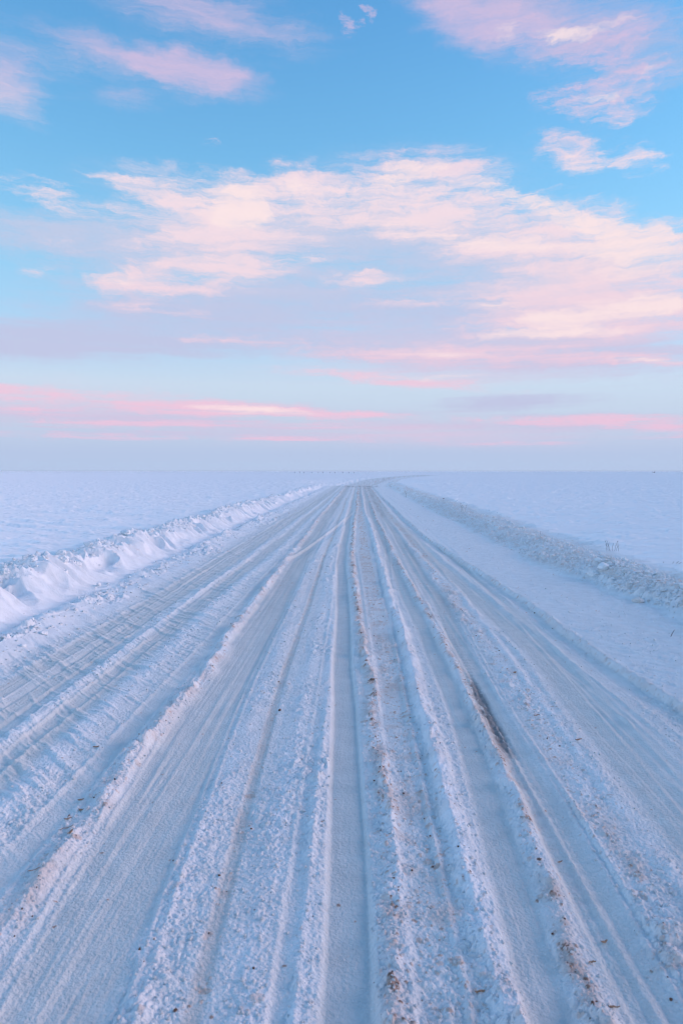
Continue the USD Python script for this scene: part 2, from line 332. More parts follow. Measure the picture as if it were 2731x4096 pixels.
LINE_FAR_LEFT = track((-2.68, 2), (-2.6, 4.8), (-2.54, 7.3), (-2.5, 12), (-2.4, 25), (-2.25, 45), (-2.2, 70))
CRESTS = 4.45, 3.78

rb = random.Random(11)
BOWLS = []
_y = 3.2
for _ in range(70):
    r_ = rb.uniform(.32, .8)
    BOWLS.append((-3.95 + rb.uniform(-.12, .22), _y, rb.uniform(.25, .42), r_ * .95, rb.uniform(.02, .1), rb.random()))
    _y += (r_ * 1.35 + rb.choice((.05, .15, .6))) * (1 + _y * .008)


def flat_rut(d, w, soft=.35):
    return 1 - sstep(np.abs(d), w * (1 - soft), w * (1 + soft))


_r = random.Random(23)
SIDE_TRACKS = [(_r.uniform(-2.5, 1.9), _r.uniform(.03, .22), _r.uniform(0, 6.3), _r.uniform(3.5, 14), _r.uniform(.03, .075), _r.uniform(.003, .007)) for _ in range(20)]
PARTS = ['packed_snow', 'tyre_rut_centre', 'ridge_left_of_centre', 'ridge_right_of_centre', 'rut_right', 'ridge_right', 'rut_dark', 'rut_wide', 'drift_right', 'rut_left', 'ridge_left', 'rut_outer', 'rut_far_left', 'line_far_left', 'apron']


def terrain(x, y):
    """height, dirt, packed, part number at ground points. Parts: 0..14 road pieces, 20 left bank, 21 right bank, 30 field"""
    shape = x.shape
    x, y = x.ravel().astype(np.float64), y.ravel().astype(np.float64)
    X = x - bend(y)
    yy = np.clip(y, 1.0, 70)
    near = 1 - sstep(y, 60, 130)                       # the road's details die out in the distance
    # --- field
    calm = 1 - sstep(np.hypot(x, y), 60, 180)            # small forms are left to the material further out
    f = .26 + .16 * calm * (fbm(x / 9, y / 14, 3, 1) - .5) + .06 * calm * (fbm(x / 2.2, y / 1.3, 3, 5) - .5)
    f = f + sstep(np.hypot(x, y), 90, 600) * .9 * (fbm(x / 160, y / 110, 3, 9) - .45)
    wu, wv = .94 * x - .34 * y, .34 * x + .94 * y          # along and across the wind on the open field
    sast = fbm(wu / 1.1, wv / .28, 4, 21, .55)
    f = f + calm * (.24 * np.maximum(sast - .46, 0) + .02 * (fbm(wu / .25, wv / .07, 3, 23) - .5))
    # --- road
    z = np.zeros_like(X); dirt = np.zeros_like(X); packed = np.zeros_like(X) + .55; part = np.zeros(X.shape, np.int16)
    amp = np.full(X.shape, .9)                         # how crumbly
    long1 = fbm(X / .035, y / 2.2, 3, 31, .6) - .5      # fine lines along the road
    n15 = vnoise(y / .16, X / .25, 41); n50 = vnoise(y / .55, X * 0, 42)
    nb = fbm(X / .12, y / .2, 3, 43)
    z += .03 * (fbm(X / .45, y / 1.1, 4, 44) - .5)
    z += .004 * long1

    def rut(tr, w, depth, pid, rough=.42, soft=.35, lines=.004, pk=.95, least=.35):
        nonlocal z, amp, packed, part
        d = X - tr(yy); m = flat_rut(d, w, soft)
        z = z - .29 * depth * (least + (1.9 - 2 * least) * fbm(y / 1.5, X * 0 + pid, 3, 45)) * m + .5 * lines * m * long1 * 2
        amp = amp * (1 - m) + rough * m; packed = packed * (1 - m) + pk * m
        part = np.where(m > .5, pid, part)
        return d, m

    def ridge(tr, w, height, pid, rough=1.0, dirtiness=0.0, pk=.25, jag=.9):
        nonlocal z, amp, packed, part, dirt
        off = .35 * w * (vnoise(y / .22, X * 0, 50 + pid) - .5) * 2
        d = X - tr(yy) + off; m = np.exp(-(d / w) ** 2)
        hh = height * (1 - jag + jag * (.55 * n15 + .45 * n50) * 2)
        z = z + (.45 + .3 * nb) * hh * m
        amp = amp * (1 - m) + rough * m; packed = packed * (1 - m) + pk * m
        dirt = np.maximum(dirt, dirtiness * m)
        part = np.where(m > .45, pid, part)
        return d, m

    d, m = rut(LINE_FAR_LEFT, .085, .012, 13, .4, .3, .01, .95)
    z += .012 * n15 * np.exp(-((d + .12) / .035) ** 2) + .010 * n15 * np.exp(-((d - .12) / .03) ** 2)
    rut(RUT_FAR_LEFT, .10, .024, 12, .4)
    rut(RUT_OUTER, .13, .03, 11, .4)
    ridge(track((-2.08, 2), (-2.12, 6), (-2.0, 16), (-1.9, 70)), .07, .022, 0, .9)
    ridge(track((-1.62, 2), (-1.68, 6), (-1.6, 16), (-1.55, 70)), .08, .02, 0, .9)
    d, m = rut(RUT_LEFT, .2, .03, 9, .22, .25, .008)
    for o, a in ((-.23, .012), (-.185, .010), (-.10, .006), (.19, .012), (.235, .012)):
        z += .5 * a * (.4 + nb) * np.exp(-((d - o) / .011) ** 2)
    for (o0, amp_, ph, wl, wd, dp) in SIDE_TRACKS:
        d = X - (o0 + amp_ * np.sin(yy / wl + ph) + .03 * (vnoise(y * .5, y * 0 + ph, 79) - .5))
        calm_ = (1 - flat_rut(X - RUT_CENTRE(yy) - .02, .13)) * (1 - .95 * flat_rut(X - RUT_LEFT(yy), .27))
        m = flat_rut(d, wd, .4) * calm_ * sstep(fbm(y / 4.0, X * 0 + ph, 2, 80), .32, .5)
        z = z - dp * m * (.6 + .8 * n50) + .006 * (n15 + .3) * np.exp(-((np.abs(d) - wd * 1.15) / .014) ** 2) * calm_
        amp = amp * (1 - .65 * m); packed = packed * (1 - .5 * m) + .45 * m
    ridge(RIDGE_LEFT, .065, .055, 10, 1.1, .5, .15)
    ridge(track((-.66, 2), (-.72, 5), (-.82, 12), (-.9, 70)), .06, .016, 0, .9, .12)
    dg = X - np.interp(y, (11, 13, 18, 25.6, 30), (-1.35, -1.1, -.68, -.2, .05)); mg = flat_rut(dg, .075) * sstep(y, 11, 13) * (1 - sstep(y, 25, 29))
    z = z - .015 * mg + .018 * np.exp(-((dg + .11) / .03) ** 2) * (mg.max() > 0) * sstep(y, 11, 13) * (1 - sstep(y, 25, 29))
    amp = amp * (1 - .7 * mg)
    rut(LINE_LEFT, .025, .022, 0, .5, .5)
    dirt = np.maximum(dirt, .35 * flat_rut(X - LINE_LEFT(yy), .035))
    ridge(track((-.33, 1.9), (-.38, 5), (-.5, 12), (-.6, 70)), .06, .014, 0, 1.15, .1)
    ridge(BAND_LEFT, .04, .016, 0, 1.0, .08)
    d, m = rut(RUT_CENTRE, .082, .048, 1, .16, .2, .001, .95, .9)
    z = z - .006 * m
    ridge(BERM_LEFT, .05, .04, 2, 1.3, 1.0, .2)
    d = X - .5 * (BERM_LEFT(yy) + BERM_RIGHT(yy)); m = flat_rut(d, .1)
    z += m * .012 * (fbm(X / .3, y / .07, 3, 65) - .5)
    amp = amp * (1 - m) + .95 * m; dirt = np.maximum(dirt, .5 * m)
    ridge(BERM_RIGHT, .05, .065, 3, 1.1, .3, .05)
    d, m = rut(RUT_RIGHT, .075, .03, 4, .3, .3, .006)
    ridge(RIDGE_RIGHT, .045, .036, 5, 1.2, .8, .3)
    d, m = rut(RUT_DARK, .085, .03, 6, .35, .3, .01)
    tread = np.sin(y * 2 * math.pi / .09) * np.exp(-((d + .02) / .06) ** 2) * sstep(y, 1.5, 2.5) * (1 - sstep(y, 6, 9))
    z += .004 * tread
    for o in (.115, .15):
        z += .007 * (.3 + nb) * np.exp(-((d - o) / .010) ** 2)
    patch = np.exp(-((d + .015 + .02 * (fbm(X * 0, y / .3, 3, 62) - .5)) / .036) ** 2) * (sstep(y, 3.6, 4.1) * (1 - sstep(y, 4.7, 5.5)) + .15 * sstep(y, 5.0, 5.8) * (1 - sstep(y, 6, 8))) * sstep(fbm(X / .03, y / .12, 3, 61, .65), .22, .5) * 1.35
    greyed = flat_rut(d, .13, .6) * sstep(y, 4, 9) * (.10 + .28 * sstep(fbm(X / .15, y / 2.0, 3, 63), .4, .65)) + .7 * flat_rut(X - RUT_RIGHT(yy), .2, .6) * sstep(y, 7, 14) * (.06 + .2 * fbm(X / .15, y / 2.5, 3, 64))
    z -= .012 * patch
    greyed = greyed + flat_rut(X - RUT_LEFT(yy), .3, .6) * sstep(y, 4, 10) * (.03 + .16 * sstep(fbm(X / .12, y / 2.2, 3, 66), .4, .65)) + flat_rut(X - .45, .7, .6) * sstep(y, 18, 40) * .14
    ridge(BAND_RIGHT, .09, .014, 0, 1.15, .45, .3)
    ridge(track((1.22, 2), (1.3, 5), (1.3, 10), (1.15, 30), (1.1, 70)), .035, .018, 0, .9, .15)
    d, m = rut(RUT_WIDE, .12, .024, 7, .4, .5, .008)
    z += .014 * n15 * np.exp(-((d - .19) / .05) ** 2) + .014 * n15 * np.exp(-((d + .18) / .035) ** 2)
    dE = X - EDGE_RIGHT(yy) + .05 * (vnoise(y / .5, X * 0, 71) - .5)
    drift = sstep(dE, -.06, .05)
    z += .028 * drift + .022 * np.exp(-(dE / .035) ** 2) * (.2 + 1.4 * n15) - .02 * np.exp(-((dE + .13) / .1) ** 2)
    dirt = np.maximum(dirt, .35 * np.exp(-((dE + .02) / .05) ** 2))
    amp = amp * (1 - drift) + .8 * drift; packed = packed * (1 - drift) + .25 * drift
    part = np.where(dE > -.02, 8, part)
    # left apron: low drifts between the last wheel line and the bank
    aL = sstep(-X + .25 * (fbm(y / .9, X * 0, 2, 86) - .5), 2.70, 3.0)
    lump = fbm(X / .55, y / .8, 3, 81)
    z += aL * (.02 + .34 * np.maximum(lump - .36, 0) * sstep(-X, 2.8, 3.5))
    rough_here = sstep(fbm(X / .7, y / .9, 2, 83), .5, .64)
    amp = amp * (1 - aL) + aL * (.12 + 1.9 * rough_here); packed = packed * (1 - aL) + .1 * aL
    part = np.where(-X > 2.86 + .2 * (vnoise(y / .7, X * 0, 84) - .5), 14, part)
    # wind streaks, slanting across the left lanes and the apron
    u, v = .72 * X - .69 * y, .69 * X + .72 * y
    st = fbm(u / .34, v / .055, 3, 91, .55)
    sw = sstep(-X, 1.2, 1.7) * (1 - .8 * aL) * .9 + .25 * drift
    z += sw * .055 * np.maximum(st - .45, 0) + aL * .035 * np.maximum(fbm(u / .6, v / .11, 3, 93) - .5, 0)
    z += drift * .022 * (fbm(u / .22, v / .05, 3, 95) - .5)

    # --- banks
    zl = 0.0
    s = -X
    nz = fbm(y / 1.3, X * 0 + 2.2, 3, 101)
    hl = (.17 + .30 * nz) * (1 - .3 * sstep(y, 14, 40))
    crestl = CRESTS[0] + .25 * (fbm(y / 2.0, X * 0 + 7, 2, 103) - .5)
    bl = hl * (.86 * sstep(s + .12 * (fbm(y / .5, X / .9, 3, 108) - .5), 3.55, 4.15) + .14 * sstep(s, 3.9, crestl)) + .06 * (fbm(X / .3, y / .3, 4, 105) - .5) * sstep(s, 3.6, 4.2)
    for (bx, by, ax, ay, fl, tw) in BOWLS:
        sel = np.abs(y - by) < 1.6
        if not sel.any(): continue
        Xs, ys = X[sel] - bx, y[sel] - by
        ys = ys + .5 * Xs * (tw + .1) + .05 * np.sin(Xs * 6 + tw * 9)
        back = np.maximum(-Xs, 0)
        q = np.sqrt((back / ax) ** 2 + (ys / (ay * (1 + .25 * np.maximum(Xs, 0)))) ** 2 + 1e-6)
        surf = fl - .10 * Xs + .34 * q ** 3.4 + .035 * fbm(Xs / .5 + bx, ys / .12 + by, 3, 107) * q
        cur = bl[sel]
        k = .012
        h_ = np.clip(.5 + .5 * (surf - cur) / k, 0, 1)
        new = surf * (1 - h_) + cur * h_ - k * h_ * (1 - h_)
        bl[sel] = np.minimum(cur, new)
    uu, vv = X + .25 * y + .25 * fbm(X / .7, y / .7, 2, 113), y - .25 * X + .3 * fbm(X / .8, y / .6, 2, 114)
    rid = 1 - np.abs(2 * fbm(uu / .75, vv / .30, 2, 115) - 1)
    rid2 = 1 - np.abs(2 * fbm(uu / .30, vv / .085, 2, 116) - 1)
    carve = sstep(s, 3.0, 3.5) * (1 - sstep(s, crestl, crestl + .3))
    bl = bl + carve * (.15 * (rid ** 3 - .35) * (.4 + .6 * sstep(bl, .02, .2)) + .022 * (rid2 ** 2 - .4))
    inL = sstep(s, 3.2, 3.5)
    behind = sstep(s, crestl + .05, crestl + .9)
    crumbly = sstep(s + .3 * (fbm(y / .4, X / .4, 2, 117) - .5), crestl - .42, crestl - .2) * (1 - sstep(s, crestl + .3, crestl + .7))
    zL = bl + z * (1 - inL)
    zL = zL * (1 - behind) + (f - .04) * behind
    isL = s > 3.2
    z = np.where(isL, zL, z)
    amp = np.where(isL, amp * (1 - inL) + inL * (.12 + 1.9 * crumbly * (1 - behind)), amp)
    packed = np.where(isL, packed * (1 - inL), packed); dirt = np.where(isL, dirt * (1 - inL), dirt)
    part = np.where((s > 3.45 + .2 * (vnoise(y / .6, X * 0, 110) - .5)), 20, part)
    part = np.where(s > crestl + .75, 30, part)
    # right
    foot = FOOT_RIGHT(yy) + .06 + .42 * (fbm(y / .8, X * 0, 3, 121) - .5)
    crestr = CRESTS[1] + .16 * (fbm(y / 1.4, X * 0, 3, 123) - .5) + .12 * sstep(FOOT_RIGHT(yy), 3.2, 3.6)
    t = np.clip((X - foot + .15) / (crestr - foot + .15), 0, 1)
    hr = .24 + .16 * (fbm(y / 1.1, X * 0, 3, 125) - .5)
    inR = sstep(X, foot - .12, foot + .18)
    zR = z * (1 - sstep(X, foot, crestr)) + hr * (t * t * (3 - 2 * t)) ** .9
    zR = zR + .035 * inR * (fbm(X / .16, y / .3, 3, 127) - .5)
    behindR = sstep(X, crestr - .02, crestr + .7)
    zR = zR * (1 - behindR) + (f + .03) * behindR
    isR = X > foot - .3
    z = np.where(isR, zR, z)
    amp = np.where(isR, amp * (1 - inR) + inR * (1.45 * (1 - behindR) + .3 * behindR), amp)
    packed = np.where(isR, packed * (1 - inR) + inR * .35 * (1 - behindR), packed)
    dirt = np.where(isR, dirt * (1 - inR) + .38 * inR * (1 - behindR), dirt)
    part = np.where(X > foot + .02, 21, part)
    part = np.where(X > crestr + .5, 30, part)
    # --- crumbs
    g1, id1 = grains(x, y, .014, 201, .8)
    g2, id2 = grains(x, y, .04, 211, .55)
    g3, id3 = grains(x, y, .10, 221, .4)
    near_field = part == 30
    a = np.where(near_field, .0, amp)
    a = a * (.45 + 1.1 * fbm(x / .22, y / .6, 3, 233)) * (1 - .75 * sstep(y, 35, 70))
    z += a * (.60 * g1 + .34 * g2 * sstep(a, .5, 1.2)) + .62 * g3 * sstep(a, 1.05, 1.45)
    fine = fbm(x / .03, y / .03, 3, 231, .6) - .5
    z += a * .008 * fine
    # dirt sits on single crumbs and in small spots
    spots = sstep(fbm(x / .10, y / .12, 3, 241, .6), .5, .72)
    pick = ((id1 > 1.02 - .36 * dirt) & (g1 > .002)) | ((id2 > 1.02 - .33 * dirt) & (g2 > .006))
    sparse = (id1 > .997) & (g1 > .003)
    tint = .34 * dirt * sstep(fbm(x / .3, y / .7, 3, 251), .3, .65) + .45 * dirt * spots
    dd = np.where(pick, .30 + .65 * hsh(np.floor(id1 * 9999), np.floor(id2 * 9999), 5) * np.minimum(1, dirt * 1.3), tint)
    dd = np.where(sparse & (part < 14), .75, dd)
    bare = np.maximum(np.clip(1.2 * patch - .1, 0, .7), .6 * greyed * (1 - sstep(y, 72, 84))) * (part < 14)
    far_stain = .6 * np.maximum(np.exp(-((y - 76) / 7) ** 2), .12 * sstep(y, 88, 100) * (1 - sstep(y, 140, 170))) * sstep(fbm(X / .8, y / 2.5, 3, 261), .42, .6) * (np.abs(X - .2) < 1.8)
    bare = np.maximum(bare, far_stain)
    # --- crest, dip and the road fading into the field
    dip = -.42 * sstep(y, 74, 90) * (1 - sstep(y, 95, 135)) * (1 - sstep(np.abs(X), 4.5, 10))
    w = np.where(np.abs(X) < 6, 1 - sstep(y, 105, 170), 1.0)
    z = z * w + f * (1 - w)
    z = z + dip
    part = np.where((y > 230) | (y < -12), 30, part)
    z = np.where(y < -12, np.minimum(z, f), z)
    return z.reshape(shape), np.clip(dd, 0, 1).reshape(shape), np.clip(packed, 0, 1).reshape(shape), part.reshape(shape), bare.reshape(shape), a.reshape(shape)


# ------------------------------------------------------------------ the ground as one sheet, then cut into road pieces, banks and field
def ground_grid(q=1.0):
    dy = [640]
    while dy[-1] > 9: dy.append(dy[-1] - q * (.85 if dy[-1] > 260 else .55))
    ys = [682 * CAMERA_HEIGHT / d for d in dy]
    far = np.geomspace(ys[-1], 4200, 60)[1:]
    back = [-60, -30, -18, -12, -8, -5, -3, -1.5, -.5, .2, .7, 1.1, 1.4, 1.6]
    y = np.array(back + ys + list(far))
    fine = np.arange(-.66, .62, .0013 * q)
    t = np.concatenate([np.linspace(-1.9, -.66, 90)[:-1], fine, np.linspace(fine[-1], 1.9, 90)[1:]])
    wide = np.geomspace(.02, 2.0, 26)
    Yg = y[:, None]
    core = t[None, :] * (np.abs(Yg) + .55)
    left = core[:, :1] - wide[::-1][None, :] * (50 + np.abs(Yg))
    right = core[:, -1:] + wide[None, :] * (50 + np.abs(Yg))
    x = np.hstack([left, core, right])
    return x, np.broadcast_to(Yg, x.shape).copy()


GX, GY = ground_grid()
GZ, GD, GP, GPART, GB, _ = terrain(GX, GY)
du = np.gradient(np.stack([GX, GY, GZ], -1), axis=1); dv = np.gradient(np.stack([GX, GY, GZ], -1), axis=0)
GN = np.cross(du, dv); GN /= np.linalg.norm(GN, axis=-1, keepdims=True) + 1e-12
GN = np.where(GN[..., 2:] < 0, -GN, GN)


def tag(prim, label=None, category=None, group=None, kind=None):
    p = prim.GetPrim() if hasattr(prim, 'GetPrim') else prim
    for k, v in (('label', label), ('category', category), ('group', group), ('kind', kind)):
        if v: p.SetCustomDataByKey(k, v)
    return p


used = {}


def numbered(path):
    n = used.get(path, 0); used[path] = n + 1
    return path if n == 0 else f'{path}_{n:03d}'


def raw_mesh(path, v, f, n=None, wear=None, material=None):
    m = UsdGeom.Mesh.Define(stage, path)
    m.CreatePointsAttr(Vt.Vec3fArray.FromNumpy(np.ascontiguousarray(v, np.float32)))
    m.CreateFaceVertexCountsAttr(Vt.IntArray.FromNumpy(np.full(len(f), f.shape[1], np.int32)))
    m.CreateFaceVertexIndicesAttr(Vt.IntArray.FromNumpy(np.ascontiguousarray(f, np.int32).ravel()))
    m.CreateSubdivisionSchemeAttr('none')
    if n is not None:
        m.CreateNormalsAttr(Vt.Vec3fArray.FromNumpy(np.ascontiguousarray(n, np.float32))); m.SetNormalsInterpolation('vertex')
    if wear is not None:
        UsdGeom.PrimvarsAPI(m).CreatePrimvar('wear', Sdf.ValueTypeNames.Color3fArray, 'vertex').Set(Vt.Vec3fArray.FromNumpy(np.ascontiguousarray(wear, np.float32)))
    if material is not None:
        UsdShade.MaterialBindingAPI.Apply(m.GetPrim()).Bind(material)
    return m


nr, nc = GX.shape
ii = np.arange(nr * nc).reshape(nr, nc)
QUADS = np.stack([ii[:-1, :-1], ii[:-1, 1:], ii[1:, 1:], ii[1:, :-1]], -1).reshape(-1, 4)
QPART = GPART[:-1, :-1].ravel()
V = np.stack([GX, GY, GZ], -1).reshape(-1, 3); NRM = GN.reshape(-1, 3)
WEAR = np.stack([GD, GP, GB], -1).reshape(-1, 3)


NEAR_BANK = (GY[:-1, :-1].ravel() > 4.4) & (GY[:-1, :-1].ravel() < 34)


def bank_patch(pid, xa, xb):
    """the nearer stretch of a bank on a grid of its own, fine enough for its lumps"""
    y = np.geomspace(4.3, 34.3, 900); x = np.arange(xa, xb, .014)
    X_, Y_ = np.meshgrid(x, y); Z_, D_, P_, part, B_, _ = terrain(X_, Y_)
    p3 = np.stack([X_, Y_, Z_], -1)
    n = np.cross(np.gradient(p3, axis=1), np.gradient(p3, axis=0)); n /= np.linalg.norm(n, axis=-1, keepdims=True)
    k = np.arange(X_.size).reshape(X_.shape)
    q = np.stack([k[:-1, :-1], k[:-1, 1:], k[1:, 1:], k[1:, :-1]], -1)
    on = part == pid; wide = on.copy()
    for s in (1, 2, 3): wide[:, s:] |= on[:, :-s]; wide[:, :-s] |= on[:, s:]
    q = q[wide[:-1, :-1]]
    return p3.reshape(-1, 3), n.reshape(-1, 3), np.stack([D_, P_, B_], -1).reshape(-1, 3), q


def cut(path, ids, material, wear=True, patch=None):
    q = QUADS[np.isin(QPART, ids) & (~NEAR_BANK if patch else True)]
    if patch:
        pv, pn, pw, pq = patch
        keep, inv = np.unique(q, return_inverse=True)
        keep2, inv2 = np.unique(pq, return_inverse=True)
        return raw_mesh(path, np.vstack([V[keep], pv[keep2]]), np.vstack([inv.reshape(-1, 4), inv2.reshape(-1, 4) + len(keep)]), np.vstack([NRM[keep], pn[keep2]]), np.vstack([WEAR[keep], pw[keep2]]), material)
    if not len(q): return None
    keep, inv = np.unique(q, return_inverse=True)
    return raw_mesh(path, V[keep], inv.reshape(-1, 4), NRM[keep], WEAR[keep] if wear else None, material)


tag(cut('/World/snow_field', [30], M_FIELD, False), kind='structure')
road = UsdGeom.Xform.Define(stage, '/World/snow_road'); tag(road, kind='structure')
ROAD_PARTS = [
    ('packed_snow', 0, None), ('tyre_rut', 1, 'deep smooth tyre rut in the middle of the road'), ('snow_ridge', 2, 'low crumbly ridge with brown grit right of the centre rut'),
    ('snow_ridge', 3, 'tall clean white ridge right of the centre'), ('tyre_rut', 4, None), ('snow_ridge', 5, 'brown gritty ridge between two ruts'),
    ('tyre_rut', 6, 'rut with a dark patch where the road shows through'), ('tyre_rut', 7, None), ('drift_strip', 8, None), ('tyre_rut', 9, 'broad smooth rut scored with fine lines'),
    ('snow_ridge', 10, 'pinkish crumbly ridge beside the broad left rut'), ('tyre_rut', 11, None), ('tyre_rut', 12, None), ('tyre_rut', 13, 'pale pressed tyre line at the left road edge'), ('drift_strip', 14, 'lumpy wind streaked drift along the left roadside')]
for nm, pid, lab in ROAD_PARTS:
    m = cut(numbered(f'/World/snow_road/{nm}'), [pid], M_ROAD)
    if m and lab: tag(m, lab)
tag(cut('/World/snow_bank', [20], M_BANK, True, bank_patch(20, -5.6, -3.2)), 'wind carved snow bank with scooped hollows along the left road edge', 'snow bank')
tag(cut('/World/snow_bank_001', [21], M_BANK, True, bank_patch(21, 2.4, 4.7)), 'low crumbly ploughed snow bank along the right road edge', 'snow bank')


def on_ground(x, y, lower=0.0):
    """height of the snow at single points"""
    a = terrain(np.atleast_1d(np.asarray(x, float)), np.atleast_1d(np.asarray(y, float)))[0]
    return a - lower

# ------------------------------------------------------------------ haze over the plain
def haze():
    m = usdkit.material(stage, '/World/Looks/haze', {'v': ('principled_volume', {'color': (.98, .985, 1.0), 'density': .00016, 'anisotropy': .0})}, [], volume='v.volume')
    b = trimesh.creation.box([12000, 12000, 1.0])
    zlo, zhi = float(GZ.min()) - 1.0, 3.2
    b.vertices[:, 2] = np.where(b.vertices[:, 2] > 0, zhi, zlo)
    o = usdkit.mesh(stage, '/World/haze', b, m); tag(o, kind='stuff')


haze()


# ------------------------------------------------------------------ things on the snow
def plain(name, colour, rough=.8, var=.25, scale=40.0):
    lo, hi = tuple(c * (1 - var) for c in colour), tuple(min(1, c * (1 + var)) for c in colour)
    return usdkit.material(stage, f'/World/Looks/{name}', {
        'pos': ('texture_coordinate', {}), 'n': ('noise_texture', {'scale': scale, 'detail': 4.0, 'roughness': .65}),
        'r': ('rgb_ramp', {'ramp': [(.3, lo), (.7, hi)]}), 'b': ('bump', {'distance': .006, 'strength': .7}),
        'p': ('principled_bsdf', {'roughness': rough, 'specular_ior_level': .2})},
        [('pos.object', 'n.vector'), ('n.fac', 'r.fac'), ('r.color', 'p.base_color'), ('n.fac', 'b.height'), ('b.normal', 'p.normal')], surface='p.BSDF')


M_CLOD = plain('clod_snow', (.80, .81, .82), .75, .06, 60)
M_GREY = plain('gritty_snow', (.72, .69, .67), .8, .1, 60)
M_DIRT = plain('frozen_dirt', (.16, .09, .065), .85, .4, 120)
M_STRAW = plain('dry_straw', (.34, .21, .14), .8, .4, 60)
M_TWIG = plain('dry_stem', (.20, .14, .12), .8, .3, 60)
M_POST = plain('old_wood', (.16, .14, .14), .8, .3, 20)


def lump_mesh(rng, size, squash=.75, sub=1, angular=.35):
    """a broken lump of snow or dirt: a few flat fracture planes cut from a rough ball"""
    m = trimesh.creation.icosphere(sub + 1 if size > .07 else sub)
    v = m.vertices.copy()
    for _ in range(7):
        n = rng.normal(size=3); n /= np.linalg.norm(n)
        dcut = rng.uniform(.55, .9)
        over = v @ n - dcut
        v -= np.where(over > 0, over * (1 - angular * .3), 0)[:, None] * n
    v *= (1 + .12 * rng.normal(size=(len(v), 1)))
    v *= np.array([rng.uniform(.8, 1.25), rng.uniform(.8, 1.25), squash * rng.uniform(.8, 1.2)]) * size / 2
    a = rng.uniform(0, 6.28); c, s = math.cos(a), math.sin(a)
    v = v @ np.array([[c, -s, 0], [s, c, 0], [0, 0, 1]])
    return v, m.faces


def lump(name, x, y, size, rng, label, category, group=None, material=None, z=None, squash=.75):
    path = numbered(f'/World/{name}')
    v, f = lump_mesh(rng, size, squash)
    z = float(on_ground(x, y)[0]) if z is None else z
    xf = UsdGeom.Mesh.Define(stage, path)
    m = usdkit.mesh(stage, path, (v, f), material or M_CLOD, smooth=35)
    m.AddTranslateOp().Set((float(x), float(y), z + size * squash * .22))
    return tag(m, label, category, group)


rng = np.random.default_rng(5)
# the clods one can point at
for x, y, s, lab in [
    (-4.30, 9.70, .15, 'upright snow clod on the left bank crest above the widest scooped hollow'),
    (-3.98, 9.00, .13, 'snow clod on the rim between the two nearest hollows of the left bank'),
    (-4.05, 9.60, .14, 'pinkish upright clod standing just below the left bank crest'),
    (-4.40, 12.75, .17, 'large snow clod breaking the skyline of the left bank at mid length'),
    (-4.25, 14.7, .17, 'bright snow clod on the far half of the left crest, farther of a pair'),
    (-4.28, 13.9, .14, 'snow clod on the far half of the left bank crest, nearer of a pair'),
    (-4.42, 11.0, .14, 'bright snow clod on the left crest, nearer than the large skyline clod')]:
    lump('snow_clod', x, y, s, rng, lab, 'snow clod')
for x, y, s, lab, m in [
    (3.36, 9.86, .15, 'large white snow chunk on the right bank crest, left of a touching pair', M_CLOD),
    (3.50, 9.80, .16, 'large white snow chunk on the right bank crest, right of a touching pair', M_CLOD),
    (3.33, 8.15, .13, 'pale brownish snow chunk low on the roadside face of the right bank', M_GREY)]:
    lump('snow_chunk', x, y, s, rng, lab, 'snow chunk', None, m)
# and the many that only their bank tells apart
n = 110
ys = np.exp(rng.uniform(math.log(4.5), math.log(55), n)); xs = -4.42 + rng.normal(0, .16, n) + bend(ys)
for x, y, z in zip(xs, ys, on_ground(xs, ys)):
    lump('snow_clod', x, y, float(rng.uniform(.05, .14) * (1 + y * .004)), rng, 'small snow clod among many along the crest of the carved left bank', 'snow clod', 'snow clods on the left bank crest', z=float(z))
n = 120
ys = np.exp(rng.uniform(math.log(5.2), math.log(50), n)); xs = FOOT_RIGHT(ys) + rng.uniform(.1, 1.0, n) ** .8 * (CRESTS[1] - FOOT_RIGHT(ys) + .15) + bend(ys)
for x, y, z in zip(xs, ys, on_ground(xs, ys)):
    lump('snow_clod', x, y, float(rng.uniform(.03, .085)), rng, 'small snow clod among many on the crumbly right bank', 'snow clod', 'snow clods on the right bank', M_GREY if rng.random() < .35 else M_CLOD, z=float(z))
n = 45
ys = np.exp(rng.uniform(math.log(5), math.log(28), n)); xs = -rng.uniform(2.85, 3.6, n)
for x, y, z in zip(xs, ys, on_ground(xs, ys)):
    lump('snow_clod', x, y, float(rng.uniform(.03, .08)), rng, 'small snow clod among many on the lumpy drift below the left bank', 'snow clod', 'snow clods on the left roadside drift', z=float(z))
lump('frozen_clod', 3.95, 32.0, .11, rng, 'single dark flat clod on the snow behind the far part of the right bank', 'frozen clod', None, M_DIRT, squash=.4)

# brown scraps of straw and bark
def scrap(x, y, length, width, turn, label, lift=.006):
    k = 7
    t = np.linspace(-.5, .5, k)
    w = width * (1 - (2 * np.abs(t)) ** 2.5 * .8) * (1 + .25 * rng.normal(size=k))
    bow = .14 * length * np.sin(t * 3 + rng.uniform(-1, 1)); zz = .10 * length * (t * 2) ** 2 + .03 * length * rng.normal(size=k)
    v, f = [], []
    for i in range(k):
        for a in (0, 1, 2, 3):
            v.append((t[i] * length, bow[i] + (-.5, .5, .5, -.5)[a] * w[i], zz[i] + (0, 0, 1, 1)[a] * width * .35))
    for i in range(k - 1):
        for a in range(4):
            f.append((4 * i + a, 4 * i + (a + 1) % 4, 4 * i + 4 + (a + 1) % 4, 4 * i + 4 + a))
    e = 4 * (k - 1)
    f += [(3, 2, 1, 0), (e, e + 1, e + 2, e + 3)]
    m = usdkit.mesh(stage, numbered('/World/straw_scrap'), (np.array(v), np.array(f)), M_STRAW, smooth=40)
    m.AddTranslateOp().Set((x, y, float(on_ground(x, y)[0]) + lift)); m.AddRotateZOp().Set(turn)
    tag(m, label, 'straw scrap', None)


